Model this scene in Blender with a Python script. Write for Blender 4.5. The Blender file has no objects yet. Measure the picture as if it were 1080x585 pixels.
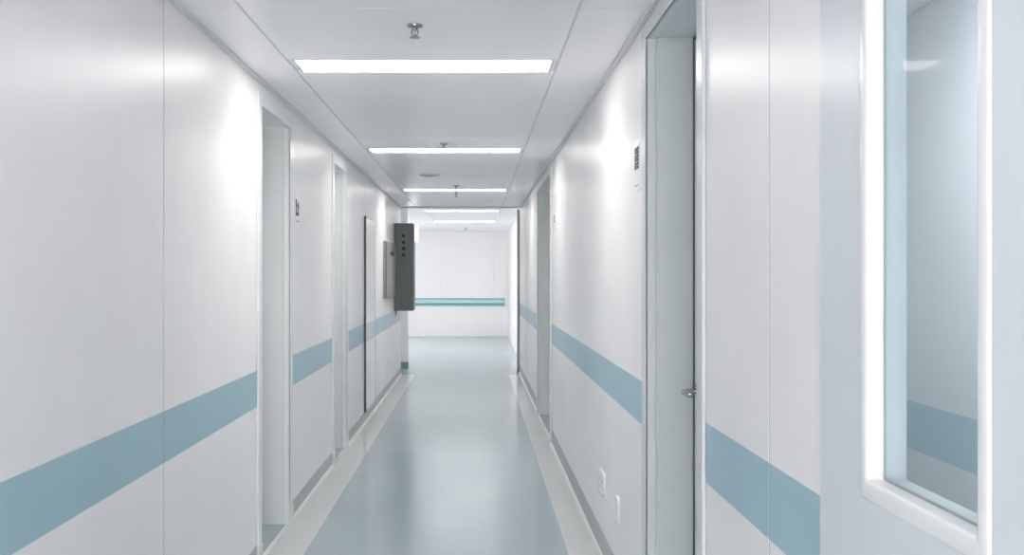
import bpy, bmesh, math
from mathutils import Vector, Matrix

C = bpy.context.scene.collection
PI = math.pi

# ------------------------------------------------------------------ dimensions
XL, XR = -1.08, 0.645          # corridor wall faces
ZC = 2.41                      # corridor ceiling
ZL = 2.455                     # lobby ceiling
Y0, YE = -3.2, 14.85           # corridor start / end
YF = 24.3                      # far wall
XLR = 0.75                     # lobby right wall
XLL = -3.6                     # lobby left wall
CAMZ = 1.436

# ------------------------------------------------------------------ materials
def mat(name, col, rough=0.5, metal=0.0, spec=0.5, noise=0.0, nscale=8.0, bump=0.0, bscale=60.0, coat=0.0, stretch=(1, 1, 1)):
    m = bpy.data.materials.new(name); m.use_nodes = True
    nt = m.node_tree; N = nt.nodes; L = nt.links
    b = N['Principled BSDF']
    b.inputs['Base Color'].default_value = (*col, 1)
    b.inputs['Roughness'].default_value = rough
    b.inputs['Metallic'].default_value = metal
    b.inputs['Specular IOR Level'].default_value = spec
    b.inputs['Coat Weight'].default_value = coat
    b.inputs['Coat Roughness'].default_value = 0.15
    tc = N.new('ShaderNodeTexCoord'); mp = N.new('ShaderNodeMapping')
    L.new(tc.outputs['Object'], mp.inputs['Vector']); mp.inputs['Scale'].default_value = stretch
    if noise:
        n = N.new('ShaderNodeTexNoise'); n.inputs['Scale'].default_value = nscale; n.inputs['Detail'].default_value = 4
        L.new(mp.outputs[0], n.inputs['Vector'])
        mx = N.new('ShaderNodeMix'); mx.data_type = 'RGBA'; mx.blend_type = 'MULTIPLY'
        r = N.new('ShaderNodeMapRange'); r.inputs[1].default_value = .3; r.inputs[2].default_value = .7
        r.inputs[3].default_value = 1 - noise; r.inputs[4].default_value = 1.0
        L.new(n.outputs['Fac'], r.inputs[0])
        mx.inputs['Factor'].default_value = 1
        mx.inputs['A'].default_value = (*col, 1)
        L.new(r.outputs[0], mx.inputs['B'])
        L.new(mx.outputs['Result'], b.inputs['Base Color'])
    if bump:
        n = N.new('ShaderNodeTexNoise'); n.inputs['Scale'].default_value = bscale; n.inputs['Detail'].default_value = 3
        L.new(mp.outputs[0], n.inputs['Vector'])
        bp = N.new('ShaderNodeBump'); bp.inputs['Strength'].default_value = bump; bp.inputs['Distance'].default_value = .01
        L.new(n.outputs['Fac'], bp.inputs['Height']); L.new(bp.outputs[0], b.inputs['Normal'])
    return m

def emit(name, col, s):
    m = bpy.data.materials.new(name); m.use_nodes = True
    nt = m.node_tree; nt.nodes.clear()
    e = nt.nodes.new('ShaderNodeEmission'); e.inputs[0].default_value = (*col, 1); e.inputs[1].default_value = s
    o = nt.nodes.new('ShaderNodeOutputMaterial'); nt.links.new(e.outputs[0], o.inputs[0])
    return m

WALLC = (.92, .90, .905)
BANDC = (.37, .56, .64)

def wall_mat(name, z0, z1, rough=.35, band=BANDC):
    """enamelled wall panel with a pale blue band between two heights"""
    m = mat(name, WALLC, rough, bump=.012, bscale=3.0)
    nt = m.node_tree; N = nt.nodes; L = nt.links; b = N['Principled BSDF']
    tc = N.new('ShaderNodeTexCoord'); sp = N.new('ShaderNodeSeparateXYZ'); L.new(tc.outputs['Object'], sp.inputs[0])
    g = N.new('ShaderNodeMath'); g.operation = 'GREATER_THAN'; g.inputs[1].default_value = z0; L.new(sp.outputs['Z'], g.inputs[0])
    l = N.new('ShaderNodeMath'); l.operation = 'LESS_THAN'; l.inputs[1].default_value = z1; L.new(sp.outputs['Z'], l.inputs[0])
    a = N.new('ShaderNodeMath'); a.operation = 'MULTIPLY'; L.new(g.outputs[0], a.inputs[0]); L.new(l.outputs[0], a.inputs[1])
    n = N.new('ShaderNodeTexNoise'); n.inputs['Scale'].default_value = 2.2; n.inputs['Detail'].default_value = 3
    L.new(tc.outputs['Object'], n.inputs['Vector'])
    r = N.new('ShaderNodeMapRange'); r.inputs[1].default_value = .3; r.inputs[2].default_value = .7
    r.inputs[3].default_value = .96; r.inputs[4].default_value = 1.0
    L.new(n.outputs['Fac'], r.inputs[0])
    mx = N.new('ShaderNodeMix'); mx.data_type = 'RGBA'
    mx.inputs['A'].default_value = (*WALLC, 1); mx.inputs['B'].default_value = (*band, 1)
    L.new(a.outputs[0], mx.inputs['Factor'])
    m2 = N.new('ShaderNodeMix'); m2.data_type = 'RGBA'; m2.blend_type = 'MULTIPLY'; m2.inputs['Factor'].default_value = 1
    L.new(mx.outputs['Result'], m2.inputs['A']); L.new(r.outputs[0], m2.inputs['B'])
    L.new(m2.outputs['Result'], b.inputs['Base Color'])
    return m

M_WL = wall_mat('wall_panel_left', .786, .965)
M_WR = wall_mat('wall_panel_right', .855, 1.023)
M_WS = wall_mat('wall_panel_side_room_hazed', .786, .965, .5, (.60, .74, .79))  # band paled to stand in for hazy reflection in the door glass
M_WP = wall_mat('access_panel_sheet', .786, .965, .18)
M_W = mat('wall_plain', WALLC, .4, noise=.03, nscale=2)
M_CEIL = mat('ceiling_panel', (.96, .95, .955), .32, noise=.01, nscale=3)
M_RAIL = mat('ceiling_rail', (.72, .73, .735), .45, noise=.03)
M_FRAME = mat('frame_paint', (.68, .715, .73), .28, noise=.03, nscale=5)
M_FRAMEL = mat('frame_paint_pale', (.82, .835, .83), .28, noise=.03, nscale=5)
M_LEAF = mat('door_leaf_paint', (.56, .61, .63), .35, noise=.03, nscale=4)
M_LEAFB = mat('door_leaf_blue_grey', (.69, .735, .77), .30, noise=.03, nscale=3)
M_SKIRT = mat('skirting_grey', (.46, .49, .49), .4, noise=.06, nscale=10)
M_TEAL = mat('skirting_teal', (.25, .42, .45), .4, noise=.06, nscale=10)
M_COVE = mat('cove_white', (.74, .76, .75), .3, noise=.03)
M_WHITE = mat('white_plastic', (.84, .84, .84), .25, noise=.02)
M_STEEL = mat('brushed_steel', (.27, .265, .258), .38, .5, noise=.15, nscale=20, stretch=(1, 1, 12))
M_CHROME = mat('chrome', (.80, .82, .82), .12, 1.0, noise=.03)
M_NICKEL = mat('dull_nickel', (.36, .37, .37), .28, .9, noise=.05)
M_PLATE = mat('sign_plate', (.93, .925, .935), .3, noise=.01)
M_HANDLE = mat('satin_chrome', (.50, .52, .52), .16, 1.0, noise=.03)
M_DARK = mat('dark_grey_enamel', (.125, .148, .148), .42, noise=.12, nscale=14)
M_BLACK = mat('black_hole', (.008, .008, .008), .6, noise=.1)
M_EDGE = mat('dark_gasket', (.10, .105, .11), .5, noise=.1)
M_GASKET = mat('grey_gasket', (.36, .43, .45), .5, noise=.05)
M_SEALANT = mat('joint_sealant', (.38, .385, .39), .6, noise=.05)
M_POST = mat('grey_post', (.40, .41, .41), .35, noise=.06)
M_INK = mat('navy_ink', (.05, .055, .10), .5, noise=.1)
M_GREYINK = mat('grey_ink', (.42, .43, .47), .5, noise=.1)
M_RAILB = mat('handrail_blue', (.40, .64, .70), .35, noise=.05)
M_RAILD = mat('handrail_groove', (.27, .49, .55), .4, noise=.05)
M_LAMP = emit('lamp_diffuser', (1, .965, .95), 9)
M_LAMPB = emit('lamp_diffuser_lobby', (1, .96, .95), 6)
M_FILL = emit('side_room_fill', (.96, .98, 1), 7.6)  # glow of the lamp added in the side room
M_SIGNLIT = emit('lit_sign_face', (.97, 1, .985), 2.2)

# floor: blue vinyl field between two light grey borders (only inside the corridor)
def floor_mat():
    m = mat('vinyl_floor', (.4, .5, .55), .18)
    nt = m.node_tree; N = nt.nodes; L = nt.links; b = N['Principled BSDF']
    tc = N.new('ShaderNodeTexCoord'); sp = N.new('ShaderNodeSeparateXYZ'); L.new(tc.outputs['Object'], sp.inputs[0])
    def cmp(op, sock, v):
        q = N.new('ShaderNodeMath'); q.operation = op; q.inputs[1].default_value = v; L.new(sp.outputs[sock], q.inputs[0]); return q.outputs[0]
    def comb(op, a, c):
        q = N.new('ShaderNodeMath'); q.operation = op; L.new(a, q.inputs[0]); L.new(c, q.inputs[1]); return q.outputs[0]
    side = comb('ADD', comb('MULTIPLY', cmp('LESS_THAN', 'X', -.885), cmp('GREATER_THAN', 'X', XL - .004)),
                comb('MULTIPLY', cmp('GREATER_THAN', 'X', .475), cmp('LESS_THAN', 'X', XR + .004)))
    side = comb('MULTIPLY', side, cmp('LESS_THAN', 'Y', YE + .2))
    n1 = N.new('ShaderNodeTexNoise'); n1.inputs['Scale'].default_value = 1.4; n1.inputs['Detail'].default_value = 1.5
    mp = N.new('ShaderNodeMapping'); mp.inputs['Scale'].default_value = (1.6, .8, 1)
    L.new(tc.outputs['Object'], mp.inputs[0]); L.new(mp.outputs[0], n1.inputs['Vector'])
    ra = N.new('ShaderNodeValToRGB')
    ra.color_ramp.elements[0].position = .32; ra.color_ramp.elements[0].color = (.35, .44, .475, 1)
    ra.color_ramp.elements[1].position = .68; ra.color_ramp.elements[1].color = (.38, .465, .495, 1)
    L.new(n1.outputs['Fac'], ra.inputs[0])
    rb = N.new('ShaderNodeValToRGB')
    rb.color_ramp.elements[0].position = .3; rb.color_ramp.elements[0].color = (.62, .64, .635, 1)
    rb.color_ramp.elements[1].position = .7; rb.color_ramp.elements[1].color = (.66, .675, .665, 1)
    L.new(n1.outputs['Fac'], rb.inputs[0])
    mx = N.new('ShaderNodeMix'); mx.data_type = 'RGBA'
    L.new(side, mx.inputs['Factor']); L.new(ra.outputs[0], mx.inputs['A']); L.new(rb.outputs[0], mx.inputs['B'])
    L.new(mx.outputs['Result'], b.inputs['Base Color'])
    return m
M_FLOOR = floor_mat()

def glass_mat(tint):
    m = bpy.data.materials.new('window_glass'); m.use_nodes = True
    nt = m.node_tree; N = nt.nodes; L = nt.links; N.clear()
    tr = N.new('ShaderNodeBsdfTransparent'); tr.inputs[0].default_value = (*tint, 1)
    gl = N.new('ShaderNodeBsdfGlossy'); gl.inputs['Roughness'].default_value = .03
    fr = N.new('ShaderNodeFresnel'); fr.inputs[0].default_value = 1.07
    mx = N.new('ShaderNodeMixShader'); o = N.new('ShaderNodeOutputMaterial')
    ge = N.new('ShaderNodeNewGeometry'); iv = N.new('ShaderNodeMath'); iv.operation = 'SUBTRACT'; iv.inputs[0].default_value = 1
    L.new(ge.outputs['Backfacing'], iv.inputs[1])
    mu = N.new('ShaderNodeMath'); mu.operation = 'MULTIPLY'; L.new(iv.outputs[0], mu.inputs[0]); L.new(fr.outputs[0], mu.inputs[1])
    L.new(mu.outputs[0], mx.inputs[0]); L.new(tr.outputs[0], mx.inputs[1]); L.new(gl.outputs[0], mx.inputs[2]); L.new(mx.outputs[0], o.inputs[0])
    return m
M_GLASS = glass_mat((.895, .945, .96))
M_GLASSC = glass_mat((.97, .98, .98))

# ------------------------------------------------------------------ mesh helpers
def box(bm, x0, x1, y0, y1, z0, z1, bev=0.0, seg=2):
    x0, x1 = min(x0, x1), max(x0, x1); y0, y1 = min(y0, y1), max(y0, y1)
    vs = [bm.verts.new((x, y, z)) for x in (x0, x1) for y in (y0, y1) for z in (z0, z1)]
    idx = [(0, 1, 3, 2), (4, 6, 7, 5), (0, 4, 5, 1), (2, 3, 7, 6), (0, 2, 6, 4), (1, 5, 7, 3)]
    fs = [bm.faces.new([vs[i] for i in f]) for f in idx]
    if bev:
        es = list({e for f in fs for e in f.edges})
        bmesh.ops.bevel(bm, geom=es, offset=bev, segments=seg, profile=.5, affect='EDGES')

def lathe(bm, prof, cx=0, cy=0, cz=0, n=28, axis='Z'):
    """prof: list of (radius, height)"""
    rings = []
    for r, h in prof:
        ring = []
        for k in range(n):
            a = 2 * PI * k / n
            p = (r * math.cos(a), r * math.sin(a), h)
            if axis == 'X': p = (h, p[0], p[1])
            if axis == 'Y': p = (p[0], h, p[1])
            ring.append(bm.verts.new((cx + p[0], cy + p[1], cz + p[2])))
        rings.append(ring)
    for a, b in zip(rings, rings[1:]):
        for k in range(n):
            bm.faces.new((a[k], a[(k + 1) % n], b[(k + 1) % n], b[k]))
    bm.faces.new(rings[0][::-1]); bm.faces.new(rings[-1])

def tube(bm, pts, rad, n=12):
    """round bar along a polyline"""
    rings = []
    pts = [Vector(p) for p in pts]
    rads = rad if isinstance(rad, (list, tuple)) else [rad] * len(pts)
    for i, p in enumerate(pts):
        d = (pts[min(i + 1, len(pts) - 1)] - pts[max(i - 1, 0)]).normalized()
        up = Vector((0, 0, 1)) if abs(d.z) < .9 else Vector((1, 0, 0))
        u = d.cross(up).normalized(); v = d.cross(u).normalized()
        rings.append([bm.verts.new(p + rads[i] * (math.cos(2 * PI * k / n) * u + math.sin(2 * PI * k / n) * v)) for k in range(n)])
    for a, b in zip(rings, rings[1:]):
        for k in range(n):
            bm.faces.new((a[k], a[(k + 1) % n], b[(k + 1) % n], b[k]))
    bm.faces.new(rings[0][::-1]); bm.faces.new(rings[-1])

def rrect(u0, u1, v0, v1, r, n=5):
    pts = []
    for (cu, cv, a0) in ((u1 - r, v1 - r, 0), (u0 + r, v1 - r, PI / 2), (u0 + r, v0 + r, PI), (u1 - r, v0 + r, 1.5 * PI)):
        for k in range(n + 1):
            a = a0 + PI / 2 * k / n
            pts.append((cu + r * math.cos(a), cv + r * math.sin(a)))
    return pts

def ring_sweep(bm, u0, u1, v0, v1, prof, place, r0=.012, closed=True):
    """frame swept round a rounded rectangle; prof: (offset outwards, depth); place(u, v, depth) -> xyz"""
    loops = []
    for o, d in prof:
        loops.append([bm.verts.new(place(u, v, d)) for u, v in rrect(u0 - o, u1 + o, v0 - o, v1 + o, r0 + max(o, 0) * .3)])
    seq = list(zip(loops, loops[1:] + loops[:1])) if closed else list(zip(loops, loops[1:]))
    for a, b in seq:
        n = len(a)
        for k in range(n):
            bm.faces.new((a[k], a[(k + 1) % n], b[(k + 1) % n], b[k]))

def obj(name, bm, m, parent=None, loc=None, smooth=False):
    bmesh.ops.recalc_face_normals(bm, faces=bm.faces[:])
    me = bpy.data.meshes.new(name); bm.to_mesh(me); bm.free()
    me.materials.append(m)
    o = bpy.data.objects.new(name, me); C.objects.link(o)
    if smooth:
        for p in me.polygons: p.use_smooth = True
        try: me.set_sharp_from_angle(angle=math.radians(38))
        except Exception: pass
    if parent is not None: o.parent = parent
    if loc: o.location = loc
    return o

def tag(o, label, cat, group=None, kind=None):
    o['label'] = label; o['category'] = cat
    if group: o['group'] = group
    if kind: o['kind'] = kind
    return o

def thing(name, label, cat, loc=(0, 0, 0), group=None, kind=None):
    o = bpy.data.objects.new(name, None); C.objects.link(o); o.location = loc
    o.empty_display_size = .1
    return tag(o, label, cat, group, kind)

def struct(name, bm, m, smooth=False):
    o = obj(name, bm, m, smooth=smooth); o['kind'] = 'structure'; return o

def dup(root, loc, label):
    r = root.copy(); C.objects.link(r); r.location = loc; r['label'] = label
    for ch in list(root.children):
        c = ch.copy(); C.objects.link(c); c.parent = r
    return r

B = bmesh.new
G = .003                       # half joint

# ------------------------------------------------------------------ floor
bm = B(); box(bm, XLL - .1, 1.75, Y0 - .1, YF + .12, -.1, 0); struct('floor', bm, M_FLOOR)

# ------------------------------------------------------------------ lamps: positions
LX = -.2385
LW, LD = 1.20, .30
lamp_y = [-2.5, 4.86, 8.15, 11.95]
lobby_lamps = [(-.22, 16.55), (-.22, 19.85)]
lobby_fill = [(-2.5, 16.8), (-2.5, 19.85), (-2.5, 22.7)]  # added for brightness, out of view

# ------------------------------------------------------------------ ceiling
GX0, GX1 = -.857, .375          # the two long rails
bm = B()
box(bm, XL - .1, XR + .1, Y0, YE, ZC + .008, ZC + .10)                 # slab above the tiles
def strip(x0, x1, cuts):
    for a, b in zip(cuts, cuts[1:]):
        if any(abs((a + b) / 2 - ly) < .02 and x0 < LX < x1 for ly in lamp_y): continue
        box(bm, x0, x1, a + G, b - G, ZC, ZC + .012, .0012, 1)
base_cuts = [Y0, -1.6, .2, 2.0, 3.81, 4.44, 7.4, 9.2, 11.0, 13.4, YE]
cuts = sorted(base_cuts + [ly - LD / 2 for ly in lamp_y] + [ly + LD / 2 for ly in lamp_y])
G0 = G; G = .0012
strip(GX0 + .005, GX1 - .005, cuts)
side_cuts = [Y0, .2, 3.81, 7.4, 11.0, YE]
strip(XL, GX0 - .005, side_cuts); strip(GX1 + .005, XR, side_cuts)
G = G0
struct('ceiling', bm, M_CEIL)
bm = B()
for x in (GX0, GX1): box(bm, x - .0045, x + .0045, Y0, YE, ZC + .003, ZC + .0079)
struct('trim_1', bm, M_RAIL)
# wall angle along both walls
bm = B()
box(bm, XL, XL + .022, Y0, YE, ZC - .016, ZC - .0005, .003); box(bm, XR - .022, XR, Y0, YE, ZC - .016, ZC - .0005, .003)
struct('trim_2', bm, M_RAIL)
# lobby ceiling
bm = B()
box(bm, XLL, XLR + .1, YE, YF + .1, ZL + .008, ZL + .12)
box(bm, XL - .1, XR + .1, YE - .10, YE, ZC + .1, ZL + .12)
ys = [YE, 16.40, 16.70, 17.9, 19.1, 19.70, 20.0, 21.2, 22.4, 23.6, YF]
xs = [XLL, -3.1, -1.9, -.82, .38, XLR]
for i in range(5):
    for a, b in zip(ys, ys[1:]):
        if i == 3 and any(abs((a + b) / 2 - ly) < .02 for _, ly in lobby_lamps): continue
        box(bm, xs[i] + G, xs[i + 1] - G, a + G, b - G, ZL, ZL + .012, .0012, 1)
struct('ceiling_lobby', bm, M_CEIL)
# threshold strip where the corridor ceiling ends
bm = B(); box(bm, XL, XR, YE - .03, YE + .02, ZC - .022, ZC - .001, .003); struct('trim_3', bm, M_RAIL)

# ------------------------------------------------------------------ ceiling lights
def make_light(name, label, loc, m):
    t = thing(name, label, 'ceiling light', loc, 'recessed strip lights in the corridor ceiling')
    bm = B()
    u, v = LW / 2 - .020, LD / 2 - .020
    ring_sweep(bm, -u, u, -v, v, [(0, .030), (0, .001), (.002, -.003), (.0165, -.003), (.018, -.001), (.018, .030)],
               lambda a, b, d: (a, b, d), .002)
    obj('housing', bm, M_WHITE, t)
    bm = B(); box(bm, -u + .004, u - .004, -v + .004, v - .004, .004, .012, .002); obj('diffuser', bm, m, t)
    return t
lab = ['lit ceiling strip light above the start of the corridor, behind the viewpoint',
       'largest lit white ceiling strip light, nearest one behind the first sprinkler',
       'second nearest lit white ceiling strip light, just beyond the second sprinkler',
       'third lit ceiling strip light, crossed by a long drop sprinkler']
L0 = make_light('ceiling_light', lab[1], (LX, lamp_y[1], ZC), M_LAMP)
for i in (0, 2, 3): dup(L0, (LX, lamp_y[i], ZC), lab[i])
L1 = make_light('ceiling_light', 'fourth lit ceiling strip light, first one in the bright lobby', (*lobby_lamps[0], ZL), M_LAMPB)
dup(L1, (*lobby_lamps[1], ZL), 'farthest and smallest lit ceiling strip light before the end wall')
for k, (x, y) in enumerate(lobby_fill):
    # unseen lamps added to brighten the lobby, a finger below the ceiling
    dup(L1, (x, y, ZL - .03), 'added lobby fill light %s, hidden behind the left corridor wall' % ('by the opening', 'in the middle', 'by the end wall')[k])

# ------------------------------------------------------------------ walls
TW = .10
def wall_side(name, xf, sgn, cuts, doors, m, zt=ZC):
    """panels along one side; sgn = outward direction; doors: (y0, y1, ztop)"""
    bm = B()
    x0, x1 = xf, xf + sgn * TW
    for a, b in cuts:
        box(bm, x0, x1, a + (.004 if a > Y0 else 0), b - .004, 0, zt, .0006, 1)
    for a, b, h in doors:
        box(bm, x0, x1, a + .0, b - .0, h, zt)
    jm = B()                                                        # grey sealant in the panel joints
    for (a, b), (c, d) in zip(cuts, cuts[1:]):
        if abs(b - c) < .01: box(jm, xf + sgn * .0012, xf + sgn * (TW - .004), b - .0039, b + .0039, 0, zt)
    struct('trim_8' if sgn < 0 else 'trim_9', jm, M_SEALANT)
    return struct(name, bm, m)

# doors: (near inner edge, far inner edge, clear height, architrave width)
D1 = (5.21, 6.006, 2.283); D2 = (7.885, 8.655, 2.283)
D3 = (3.00, 3.905, 2.320); D4 = (8.93, 10.75, 2.30)
E = .03                                                              # lining thickness
wall_side('wall_left', XL, -1,
          [(Y0, 1.21), (1.21, 2.25), (2.25, 3.61), (3.61, D1[0] - E), (D1[1] + E, D2[0] - E), (D2[1] + E, 10.04), (10.04, 11.06), (11.06, 12.4), (12.4, 15.0)],
          [(D1[0] - E, D1[1] + E, D1[2] + E), (D2[0] - E, D2[1] + E, D2[2] + E)], M_WL)
W5 = (.965, 1.915, 2.15)                                             # the windowed door
wall_side('wall_right', XR, 1,
          [(Y0, W5[0]), (W5[1], 2.296), (2.296, D3[0] - E), (D3[1] + E, 6.17), (6.17, D4[0] - E), (D4[1] + E, 13.2), (13.2, 15.35)],
          [(W5[0], W5[1], W5[2]), (D3[0] - E, D3[1] + E, D3[2] + E), (D4[0] - E, D4[1] + E, D4[2] + E)], M_WR)
def window_wall(wall, win, P, u0, u1, a0, a1, z0, z1, zt, nm, size):
    """unseen wall with a window added to let in fill daylight; P(u, depth) -> (x, y), depth positive outwards"""
    def bx(bm, ua, ub, d0, d1, za, zb, bev=0):
        p, q = P(ua, d0), P(ub, d1); box(bm, p[0], q[0], p[1], q[1], za, zb, bev)
    bm = B(); bx(bm, u0, a0, 0, .1, 0, zt); bx(bm, a1, u1, 0, .1, 0, zt); bx(bm, a0, a1, 0, .1, 0, z0); bx(bm, a0, a1, 0, .1, z1, zt)
    struct(wall, bm, M_W)
    t = bpy.data.objects.new(win, None); C.objects.link(t); t['kind'] = 'structure'
    bm = B(); f = .05
    bx(bm, a0, a0 + f, .03, .08, z0, z1, .004); bx(bm, a1 - f, a1, .03, .08, z0, z1, .004)
    bx(bm, a0 + f, a1 - f, .03, .08, z0, z0 + f, .004); bx(bm, a0 + f, a1 - f, .03, .08, z1 - f, z1, .004)
    for k in range(1, nm + 1):
        c = a0 + (a1 - a0) * k / (nm + 1); bx(bm, c - .02, c + .02, .03, .08, z0 + f, z1 - f, .003)
    obj('window_frame', bm, M_WHITE, t)
    bm = B(); bx(bm, a0 + .02, a1 - .02, .052, .058, z0 + .02, z1 - .02); obj('glass_pane', bm, M_GLASSC, t)
    return t
window_wall('wall_back', 'fill_window_1', lambda u, d: (u, Y0 - d), XL - TW, XR + TW, -.98, .55, .25, 2.3, ZC + .1, 1, 0)  # window added behind the camera as fill daylight, never in view
def portal(name, loc, rot, sx, sy):
    l = bpy.data.lights.new(name, 'AREA'); l.shape = 'RECTANGLE'; l.size = sx; l.size_y = sy; l.cycles.is_portal = True
    o = bpy.data.objects.new(name, l); C.objects.link(o); o.location = loc; o.rotation_euler = rot
portal('fill_window_portal', (-.215, Y0 - .11, 1.275), (PI / 2, 0, 0), 1.53, 2.05)  # portal of the added window behind the camera
portal('lobby_fill_portal', (XLL - .11, 20.2, 1.55), (PI / 2, 0, -PI / 2), 2.0, 1.3)  # portal of the added lobby window
# far wall in panels
bm = B()
xs = [XLL - .1, -3.2, -2.0, -.82, .42, XLR]
for a, b in zip(xs, xs[1:]): box(bm, a + .006, b - .006, YF, YF + .1, 0, ZL + .05, .0016, 2)
box(bm, XLL, XLR, YF + .012, YF + .12, 0, ZL + .05)
struct('wall_far', bm, M_W)
bm = B(); box(bm, XLR, XLR + .1, 15.352, YF + .1, 0, ZL + .05); struct('wall_lobby_right', bm, M_W)
window_wall('wall_lobby_left', 'fill_window_2', lambda u, d: (XLL - d, u), 14.9, YF, 19.2, 21.2, .9, 2.2, ZL + .05, 1, 0)  # out-of-view window added to make the lobby brighter
bm = B(); box(bm, XLL, XL - TW - .001, 14.9, 15.0, 0, ZL + .05); struct('wall_lobby_near', bm, M_W)
# the pier past the opening
bm = B(); box(bm, -1.75, -1.05, 16.0, 16.28, 0, ZL - .001, .004); struct('wall_pier', bm, M_W)
bm = B(); box(bm, -1.755, -1.044, 15.992, 16.288, 0, .105, .003); struct('baseboard_pier', bm, M_TEAL)
# room behind the windowed door
RX = 1.63
bm = B()
box(bm, RX, RX + .1, .2, 4.5, 0, ZC)
struct('wall_side_room', bm, M_WS)
bm = B()
box(bm, XR + TW + .001, RX, .1, .2, 0, ZC); box(bm, XR + TW + .001, RX, 4.5, 4.6, 0, ZC)
struct('wall_side_room_ends', bm, M_W)
bm = B(); box(bm, XR + TW + .002, RX + .1, .1, 4.6, ZC + .0005, ZC + .1); struct('ceiling_side_room', bm, M_CEIL)
t = thing('ceiling_light', 'added fill light in the side room, out of sight through the glass', 'ceiling light', (.98, 2.75, ZC))  # lamp added out of view to brighten the wall behind the glass
bm = B(); ring_sweep(bm, -.14, .14, -.6, .6, [(0, -.002), (0, -.03), (.012, -.03), (.012, -.002)], lambda a, b, d: (a, b, d), .01); obj('housing', bm, M_WHITE, t)
bm = B(); box(bm, -.137, .137, -.597, .597, -.026, -.012, .002); obj('diffuser', bm, M_FILL, t)

# ------------------------------------------------------------------ skirtings
def skirt(n, name, xf, sgn, spans, h):
    bm = B()
    for a, b in spans: box(bm, xf, xf - sgn * .004, a, b, .022, h, .001, 1)
    struct(name, bm, M_SKIRT)
    bm = B()
    for a, b in spans:                                               # light cove at the floor
        k = 6; prof = [(0, .024)] + [(.018 * math.sin(q * PI / 2 / k) * 1.0 + .004 * (1 - q / k), .024 - .022 * (1 - math.cos(q * PI / 2 / k))) for q in range(k + 1)] + [(.020, 0), (0, 0)]
        va = [bm.verts.new((xf - sgn * u, a, z)) for u, z in prof]; vb = [bm.verts.new((xf - sgn * u, b, z)) for u, z in prof]
        m_ = len(prof)
        for i in range(m_): bm.faces.new((va[i], va[(i + 1) % m_], vb[(i + 1) % m_], vb[i]))
        bm.faces.new(va); bm.faces.new(vb[::-1])
    struct('trim_%d' % n, bm, M_COVE)
AW = .08
skirt(4, 'baseboard_left', XL, -1, [(Y0, D1[0] - AW), (D1[1] + AW, D2[0] - AW), (D2[1] + AW, 15.0)], .108)
skirt(5, 'baseboard_right', XR, 1, [(Y0, W5[0] - .01), (W5[1] + .01, D3[0] - AW), (D3[1] + AW, D4[0] - AW), (D4[1] + AW, 15.3)], .130)
bm = B(); box(bm, XLL, XLR - .005, YF - .006, YF, 0, .02, .001, 1); box(bm, XLR - .006, XLR, 15.4, YF - .007, 0, .02, .001, 1); struct('baseboard_far', bm, M_COVE)

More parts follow.
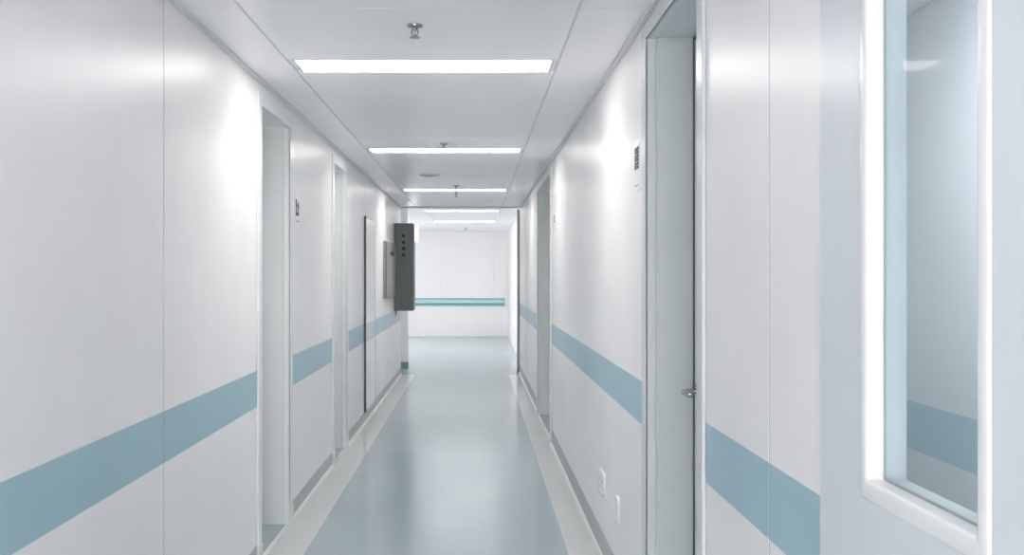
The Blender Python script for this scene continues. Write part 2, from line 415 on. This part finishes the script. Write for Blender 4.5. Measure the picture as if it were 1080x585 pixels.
# ------------------------------------------------------------------ recessed doors
def door(n, label, xf, sgn, d, mf, depth=.185, leaves=1, handle='far', ah=.06):
    a, b, h = d
    t = thing('door_%d' % n, label, 'door', (xf, (a + b) / 2, 0), None, 'structure')
    X = lambda dep: sgn * dep                                        # local x, depth from the wall face outward
    ca = a - (a + b) / 2; cb = b - (a + b) / 2
    # lining + architrave
    bm = B()
    xi, xo = X(-.012), X(depth + .055)
    for s, e in ((ca, -1), (cb, 1)):
        box(bm, X(-.012), X(.030), s, s + e * E, 0, h + E, .004, 3)                 # front bead
        box(bm, X(.0305), xo, s + e * .005, s + e * E, 0, h + E, .002)              # jamb, set back
        box(bm, X(-.0125), X(-.0002), s + e * .0, s + e * AW, 0.0, h + ah, .004, 3)  # architrave
        box(bm, X(.034), X(.040), s + e * .0025, s + e * .006, 0, h, .0008, 1)
    box(bm, X(-.012), X(.030), ca, cb, h, h + E, .003); box(bm, X(.0305), xo, ca, cb, h + .005, h + E, .002)
    box(bm, X(-.0122), X(-.0002), ca + .0005, cb - .0005, h, h + ah, .004, 3)
    obj('frame', bm, mf, t, smooth=False)
    # feet of the frame
    bm = B()
    for s, e in ((ca, -1), (cb, 1)): box(bm, X(-.0165), X(-.0005), s - e * .001, s + e * (AW + .003), 0, .10, .003)
    obj('plinth', bm, M_COVE, t)
    bm = B(); box(bm, X(-.014), X(.012), ca + .001, cb - .001, 0, .010, .003); obj('threshold', bm, M_COVE, t)
    # dark seal round the leaf
    bm = B()
    box(bm, X(depth - .004), X(depth + .03), ca - .004, ca + .004, .005, h + .004); box(bm, X(depth - .004), X(depth + .03), cb - .004, cb + .004, .005, h + .004)
    box(bm, X(depth - .004), X(depth + .03), ca, cb, h - .002, h + .004)
    obj('seal', bm, M_EDGE, t)
    w = (cb - ca) / leaves
    for k in range(leaves):
        l0 = ca + k * w + .006; l1 = ca + (k + 1) * w - .006
        bm = B(); box(bm, X(depth), X(depth + .045), l0, l1, .008, h - .006, .002)
        # shallow raised border on the leaf
        lf = obj('leaf', bm, M_LEAF, t)
        y = (l1 - .065) if (handle == 'far' and k == 0) else (l0 + .065)
        dr = -1 if (handle == 'far' and k == 0) else 1
        bm = B()
        lathe(bm, [(.026, 0), (.026, .007), (.023, .010)], 0, 0, 0, 24, 'X')
        for v in bm.verts: v.co.x = X(depth) - sgn * v.co.x; v.co.y += y; v.co.z += 1.008
        tube(bm, [(X(depth - .008), y, 1.008), (X(depth - .040), y, 1.008), (X(depth - .052), y + dr * .006, 1.008), (X(depth - .056), y + dr * .02, 1.008), (X(depth - .056), y + dr * .125, 1.008), (X(depth - .050), y + dr * .135, 1.008)],
             [.010, .010, .0105, .0105, .009, .007], 14)
        hd = obj('handle', bm, M_HANDLE, lf, smooth=True); hd['label'] = 'chrome lever handle'
        bm = B(); box(bm, X(depth - .004), X(depth - .0002), y - .022, y + .022, .86, .93, .002); obj('lock_plate', bm, M_CHROME, lf)
    return t
door(1, 'recessed door in pale frame on the left wall, the nearer of two', XL, -1, D1, M_FRAMEL, handle='near')
door(2, 'recessed door in pale frame on the left wall, beside the tall access panel', XL, -1, D2, M_FRAMEL, handle='near')
door(3, 'tall grey-blue door recess with chrome lever handle on the right wall', XR, 1, D3, M_FRAME, depth=.172, handle='far')
door(4, 'far recessed double door in grey frame on the right wall', XR, 1, D4, M_FRAMEL, depth=.16, leaves=2, handle='far')

# ------------------------------------------------------------------ windowed door in the foreground
t = thing('door_5', 'blue-grey door with tall narrow window in white frame, right foreground', 'door', (XR, (W5[0] + W5[1]) / 2, 0), None, 'structure')
oy = (W5[0] + W5[1]) / 2
wy0, wy1, wz0, wz1 = 1.309 - oy, 1.676 - oy, 1.107, 1.98
l0, l1 = W5[0] + .004 - oy, W5[1] - .002 - oy
fx0, fx1 = -.014, .039                                               # leaf faces, local x
bm = B()
h5 = 2.145
# one continuous slab with a rounded hole
outer = {}
for d in (fx0, fx1):
    inn = [bm.verts.new((d, u, v)) for u, v in rrect(wy0 - .002, wy1 + .002, wz0 - .002, wz1 + .002, .006)]
    n6 = len(inn) // 4
    out = [bm.verts.new((d, u, v)) for u, v in ((l1, h5), (l0, h5), (l0, .008), (l1, .008))]
    for q in range(4):
        seg = inn[q * n6:(q + 1) * n6]
        for i in range(len(seg) - 1): bm.faces.new((seg[i], seg[i + 1], out[q]))
        nx = inn[((q + 1) * n6) % len(inn)]
        bm.faces.new((seg[-1], nx, out[(q + 1) % 4], out[q]))
    outer[d] = (inn, out)
for j in (0, 1):
    a, b = outer[fx0][j], outer[fx1][j]; n_ = len(a)
    for k in range(n_): bm.faces.new((a[k], a[(k + 1) % n_], b[(k + 1) % n_], b[k]))
lf = obj('leaf', bm, M_LEAFB, t)
bm = B()
fr = [(0, fx1 + .008), (0, fx0 + .002), (.0008, fx0 - .001), (.003, fx0 - .003), (.007, fx0 - .004), (.027, fx0 - .004), (.030, fx0 - .0032), (.0325, fx0 - .0015), (.033, fx0 - .0003),
      (.0018, fx0 + .0005), (.0015, fx1 - .0005), (.03, fx1 + .0005), (.03, fx1 + .006), (.026, fx1 + .009)]
ring_sweep(bm, wy0, wy1, wz0, wz1, fr, lambda u, v, d: (d, u, v), .005)
wf = obj('window_frame', bm, M_WHITE, t, smooth=True); wf['label'] = 'rounded white window frame'
bm = B()
ring_sweep(bm, wy0 + .0045, wy1 - .0045, wz0 + .0045, wz1 - .0045, [(.004, .0095), (.004, .0125), (0, .0125), (0, .0095)], lambda u, v, d: (d, u, v), .004)
ga = obj('gasket', bm, M_GASKET, wf)
bm = B(); box(bm, .0128, .0188, wy0 + .0012, wy1 - .0012, wz0 + .0012, wz1 - .0012, .0005, 1)
gp = obj('glass_pane', bm, M_GLASS, wf); gp['label'] = 'clear tinted glass pane'
# header above the windowed door opening gap
# ------------------------------------------------------------------ right end post of the corridor
bm = B(); box(bm, XR - .038, XR + .10, 15.352, 15.46, 0, ZC - .002, .004, 2); box(bm, XR - .046, XR + .0, 15.342, 15.4, 0, .055, .003)
o = obj('trim_6', bm, M_POST); o['kind'] = 'structure'
bm = B(); box(bm, XR, XLR + .1, 15.353, 15.46, ZC, ZL + .05); struct('trim_7', bm, M_W)

# ------------------------------------------------------------------ far wall handrail
t = thing('handrail', 'pale blue handrail along the far end wall', 'handrail', (-.6, YF, .80))
bm = B(); box(bm, -2.4, 1.27, -.020, -.0005, -.09, .105, .006, 3); obj('backing_strip', bm, M_RAILB, t)
bm = B()
k = 10
prof = [(-.020, .074)] + [(-.020 - .035 * math.sin(PI * q / k), .018 + .050 * math.cos(PI * q / k)) for q in range(k + 1)] + [(-.020, -.04)]
va = [bm.verts.new((-2.38, y, z)) for y, z in prof]; vb = [bm.verts.new((1.25, y, z)) for y, z in prof]
for i in range(len(prof)): bm.faces.new((va[i], va[(i + 1) % len(prof)], vb[(i + 1) % len(prof)], vb[i]))
bm.faces.new(va); bm.faces.new(vb[::-1])
obj('grip', bm, mat('handrail_pale', (.50, .72, .76), .3, noise=.04), t, smooth=True)
for zz, m_ in ((.083, M_RAILD), (-.055, M_RAILD)):
    bm = B(); box(bm, -2.38, 1.25, -.026, -.019, zz - .012, zz + .012, .003); obj('groove_strip', bm, m_, t)
for xx in (-.40, 1.22):
    bm = B(); box(bm, xx - .03, xx + .03, -.050, -.019, -.075, -.03, .006); obj('bracket', bm, M_RAILD, t)

# ------------------------------------------------------------------ sprinklers
def sprinkler(label, loc, drop):
    t = thing('fire_sprinkler', label, 'sprinkler', loc, 'ceiling sprinklers along the corridor')
    bm = B(); lathe(bm, [(.031, -.0005), (.031, -.003), (.030, -.008), (.016, -.012), (.012, -.013)], n=28); obj('escutcheon', bm, M_NICKEL, t, smooth=True)
    bm = B(); lathe(bm, [(.0085, -.012), (.0085, -drop + .026), (.011, -drop + .025), (.011, -drop + .018)], n=18); obj('pipe', bm, M_NICKEL, t, smooth=True)
    bm = B()
    for s in (-1, 1): tube(bm, [(s * .010, 0, -drop + .020), (s * .013, 0, -drop + .010), (s * .010, 0, -drop), (0, 0, -drop - .008)], .0028, 8)
    obj('yoke', bm, M_NICKEL, t, smooth=True)
    bm = B(); tube(bm, [(0, 0, -drop + .020), (0, 0, -drop - .006)], .0032, 10); obj('bulb', bm, M_NICKEL, t, smooth=True)
    bm = B(); lathe(bm, [(.004, -drop - .006), (.021, -drop - .009), (.021, -drop - .0105), (.004, -drop - .012)], n=24); obj('deflector', bm, M_NICKEL, t, smooth=True)
    return t
sprinkler('nearest chrome ceiling sprinkler, in front of the largest strip light', (-.238, 4.06, ZC), .040)
sprinkler('second chrome ceiling sprinkler, just in front of the second strip light', (-.238, 7.72, ZC), .045)
sprinkler('chrome sprinkler on a long drop pipe in front of the third strip light', (-.215, 11.35, ZC), .115)
sprinkler('farthest tiny chrome sprinkler on the lobby ceiling by the end wall', (-.225, 22.4, ZL), .05)

# ------------------------------------------------------------------ round ceiling speaker
t = thing('ceiling_speaker', 'flat round white ceiling speaker between the second and third strip lights', 'speaker', (-.455, 10.12, ZC))
bm = B(); lathe(bm, [(.105, -.0005), (.105, -.006), (.098, -.010), (.080, -.011), (.076, -.009)], n=36); obj('rim', bm, M_WHITE, t, smooth=True)
bm = B(); lathe(bm, [(.075, -.009), (.070, -.013), (.04, -.018), (.004, -.019)], n=36); g = obj('grille', bm, M_GREYINK, t, smooth=True); g['label'] = 'grey speaker grille'

# ------------------------------------------------------------------ room signs
def room_sign(label, xf, sgn, yc, zc, dw, strokes, w=.16, h=.19):
    """plate on the wall; strokes in plate units (u along the corridor, v up)"""
    t = thing('room_sign', label, 'sign', (xf, yc, zc), 'room signs beside the doors')
    bm = B(); ring = rrect(-w / 2, w / 2, -h / 2, h / 2, .008)
    a = [bm.verts.new((-sgn * .0003, u, v)) for u, v in ring]; b = [bm.verts.new((-sgn * .003, u, v)) for u, v in ring]; c = [bm.verts.new((-sgn * .004, u * .985, v * .985)) for u, v in ring]
    n = len(ring)
    for p, q in ((a, b), (b, c)):
        for k in range(n): bm.faces.new((p[k], p[(k + 1) % n], q[(k + 1) % n], q[k]))
    bm.faces.new(a[::-1]); bm.faces.new(c)
    obj('plate', bm, M_PLATE, t)
    bm = B()
    for u0, u1, v0, v1 in strokes: box(bm, -sgn * .0041, -sgn * .0047, u0, u1, v0, v1)
    i = obj('lettering', bm, M_INK, t); i['label'] = 'dark navy characters'
    bm = B(); box(bm, -sgn * .0041, -sgn * .0046, -w * .30, w * .34, -h * .40, -h * .37); obj('underline', bm, M_GREYINK, t)
    return t
def glyph(u, v, w, h, t=.009):
    return [(u, u + w, v + h - t, v + h), (u, u + w, v, v + t), (u, u + t, v, v + h), (u + w - t, u + w, v, v + h)]
R = []
for k in range(3):                                                   # a boxed grid of three characters
    v = -.012 + k * .030
    R += glyph(-.06, v, .045, .027, .009) + [(-.043, -.035, v, v + .027)] + glyph(-.005, v, .05, .027, .009) + [(-.005, .04, v + .010, v + .016)]
room_sign('white room sign with dense dark characters beside the tall grey-blue door', XR, 1, 4.165, 1.87, 0, R, .15, .20)
Lg = [(-.078, -.040, -.04, .045), (-.008, .026, -.035, .032), (-.078, .034, -.052, -.032), (-.045, -.005, .006, .016), (.03, .05, -.002, .008)]
room_sign('small white room sign with dark characters beside the nearer left door', XL, -1, 6.30, 1.845, 0, Lg, .19, .22)
room_sign('tiny distant room sign beside the far double door on the right', XR, 1, 8.55, 1.895, 0, glyph(-.05, -.03, .04, .06, .008) + glyph(.0, -.03, .05, .06, .008), .16, .16)

# ------------------------------------------------------------------ sockets
def socket(label, yc, zc, w, h, holes):
    t = thing('wall_socket', label, 'socket', (XR, yc, zc), 'low sockets on the right wall')
    bm = B()
    ring_sweep(bm, -w / 2, w / 2, -h / 2, h / 2, [(0, 0), (0, -.009), (-.002, -.0115), (-.014, -.0115), (-.015, -.0095), (-.015, -.0)], lambda u, v, d: (d, u, v), .018)
    obj('surround', bm, M_WHITE, t, smooth=True)
    bm = B(); box(bm, -.0098, -.0003, -w / 2 + .0145, w / 2 - .0145, -h / 2 + .0145, h / 2 - .0145, .001, 1); obj('face_plate', bm, M_WHITE, t)
    for u, v in holes:
        bm = B(); box(bm, -.0104, -.0097, u - .002, u + .002, v - .008, v + .008)
        q = obj('slot', bm, M_EDGE, t); q['label'] = 'dark pin slot'
    return t
socket('wide white double wall socket low on the right wall', 5.29, .385, .20, .115, [(-.055, .012), (-.038, .012), (.045, .012), (.062, .012)])
socket('narrow white single wall socket low beside the tall grey-blue door', 4.71, .375, .072, .125, [(-.009, .012), (.009, .012)])

# ------------------------------------------------------------------ left wall: access panel
t = thing('access_panel', 'tall flush access panel with dark edge between left door and steel cabinet', 'access panel', (XL, 10.52, 0))
bm = B(); box(bm, .0005, .014, -.44, .465, .115, 1.995, .002)
obj('door_sheet', bm, M_WP, t)
bm = B(); box(bm, .0004, .020, -.450, -.441, .112, 2.005, .002); e = obj('edge_strip', bm, M_EDGE, t); e['label'] = 'dark edge strip'
bm = B(); box(bm, .0004, .018, -.440, .480, 1.996, 2.010, .002); box(bm, .0004, .018, .466, .482, .112, 1.9955, .002); obj('frame', bm, M_FRAMEL, t)

# ------------------------------------------------------------------ left wall: steel cabinet and dark cabinet
t = thing('wall_mounted_cabinet', 'slim stainless steel wall cabinet in front of the dark grey cabinet', 'cabinet', (XL, 12.85, 1.50))
bm = B(); box(bm, .0002, .034, -.73, .73, -.335, .335, .004); obj('body', bm, M_STEEL, t)
bm = B(); box(bm, .0345, .042, -.715, .72, -.325, .325, .003); d_ = obj('door', bm, M_STEEL, t)
bm = B(); box(bm, .0425, .050, -.20, .28, .175, .225, .003); h_ = obj('latch', bm, M_BLACK, d_); h_['label'] = 'black latch'

t = thing('wall_cabinet', 'dark grey metal cabinet with four black holes jutting from the left wall', 'cabinet', (XL, 13.95, .965))
bm = B(); box(bm, .0002, .252, -.20, .20, 0, 1.155, .006, 3); obj('body', bm, M_DARK, t)
for zz in (1.155 - .165, 1.155 - .252, 1.155 - .335, 1.155 - .418):
    bm = B(); lathe(bm, [(.022, -.0005), (.022, .003), (.019, .004), (.018, -.0)], n=20, axis='Y')
    for v in bm.verts: v.co.y = -.2005 - v.co.y
    bmesh.ops.translate(bm, vec=(.125, 0, zz), verts=bm.verts[:])
    obj('hole', bm, M_BLACK, t, smooth=True)
bm = B(); box(bm, .2525, .256, -.18, .18, .03, 1.12, .001, 1); obj('door', bm, M_DARK, t)
bm = B(); tube(bm, [(.02, -.1, .002), (.02, -.1, -.045), (.012, -.1, -.06), (.006, -.1, -.065)], .008, 10); obj('cable', bm, M_EDGE, t, smooth=True)

# lit sign on the pier, mostly hidden by the dark cabinet
t = thing('sign_box', 'lit white sign box half hidden behind the dark grey cabinet', 'sign', (-1.05, 16.14, 2.08))
bm = B(); box(bm, .012, .152, -.035, .035, -.125, .125, .006, 3); obj('case', bm, M_SIGNLIT, t)
bm = B(); box(bm, .0003, .0118, -.03, .03, -.05, .05, .002); obj('bracket', bm, M_STEEL, t)

# ------------------------------------------------------------------ world, camera, colour
w = bpy.data.worlds.new('world'); bpy.context.scene.world = w; w.use_nodes = True
w.node_tree.nodes['Background'].inputs[0].default_value = (1, .935, .91, 1)
w.node_tree.nodes['Background'].inputs[1].default_value = 7.8

cam = bpy.data.cameras.new('camera'); co = bpy.data.objects.new('camera', cam); C.objects.link(co)
co.location = (0, 0, CAMZ); co.rotation_euler = (PI / 2, 0, 0)
cam.sensor_fit = 'HORIZONTAL'; cam.sensor_width = 36; cam.lens = 36 * 1100 / 1080
cam.shift_x = 38 / 1080; cam.shift_y = -2.5 / 1080
cam.clip_start = .05; cam.clip_end = 200
sc = bpy.context.scene; sc.camera = co
sc.view_settings.view_transform = 'Standard'; sc.view_settings.look = 'None'
sc.view_settings.gamma = 1; sc.view_settings.use_curve_mapping = False
sc.view_settings.exposure = 0.93
sc.cycles.max_bounces = 14; sc.cycles.diffuse_bounces = 10; sc.cycles.glossy_bounces = 6
sc.cycles.transmission_bounces = 8
sc.cycles.sample_clamp_indirect = 8
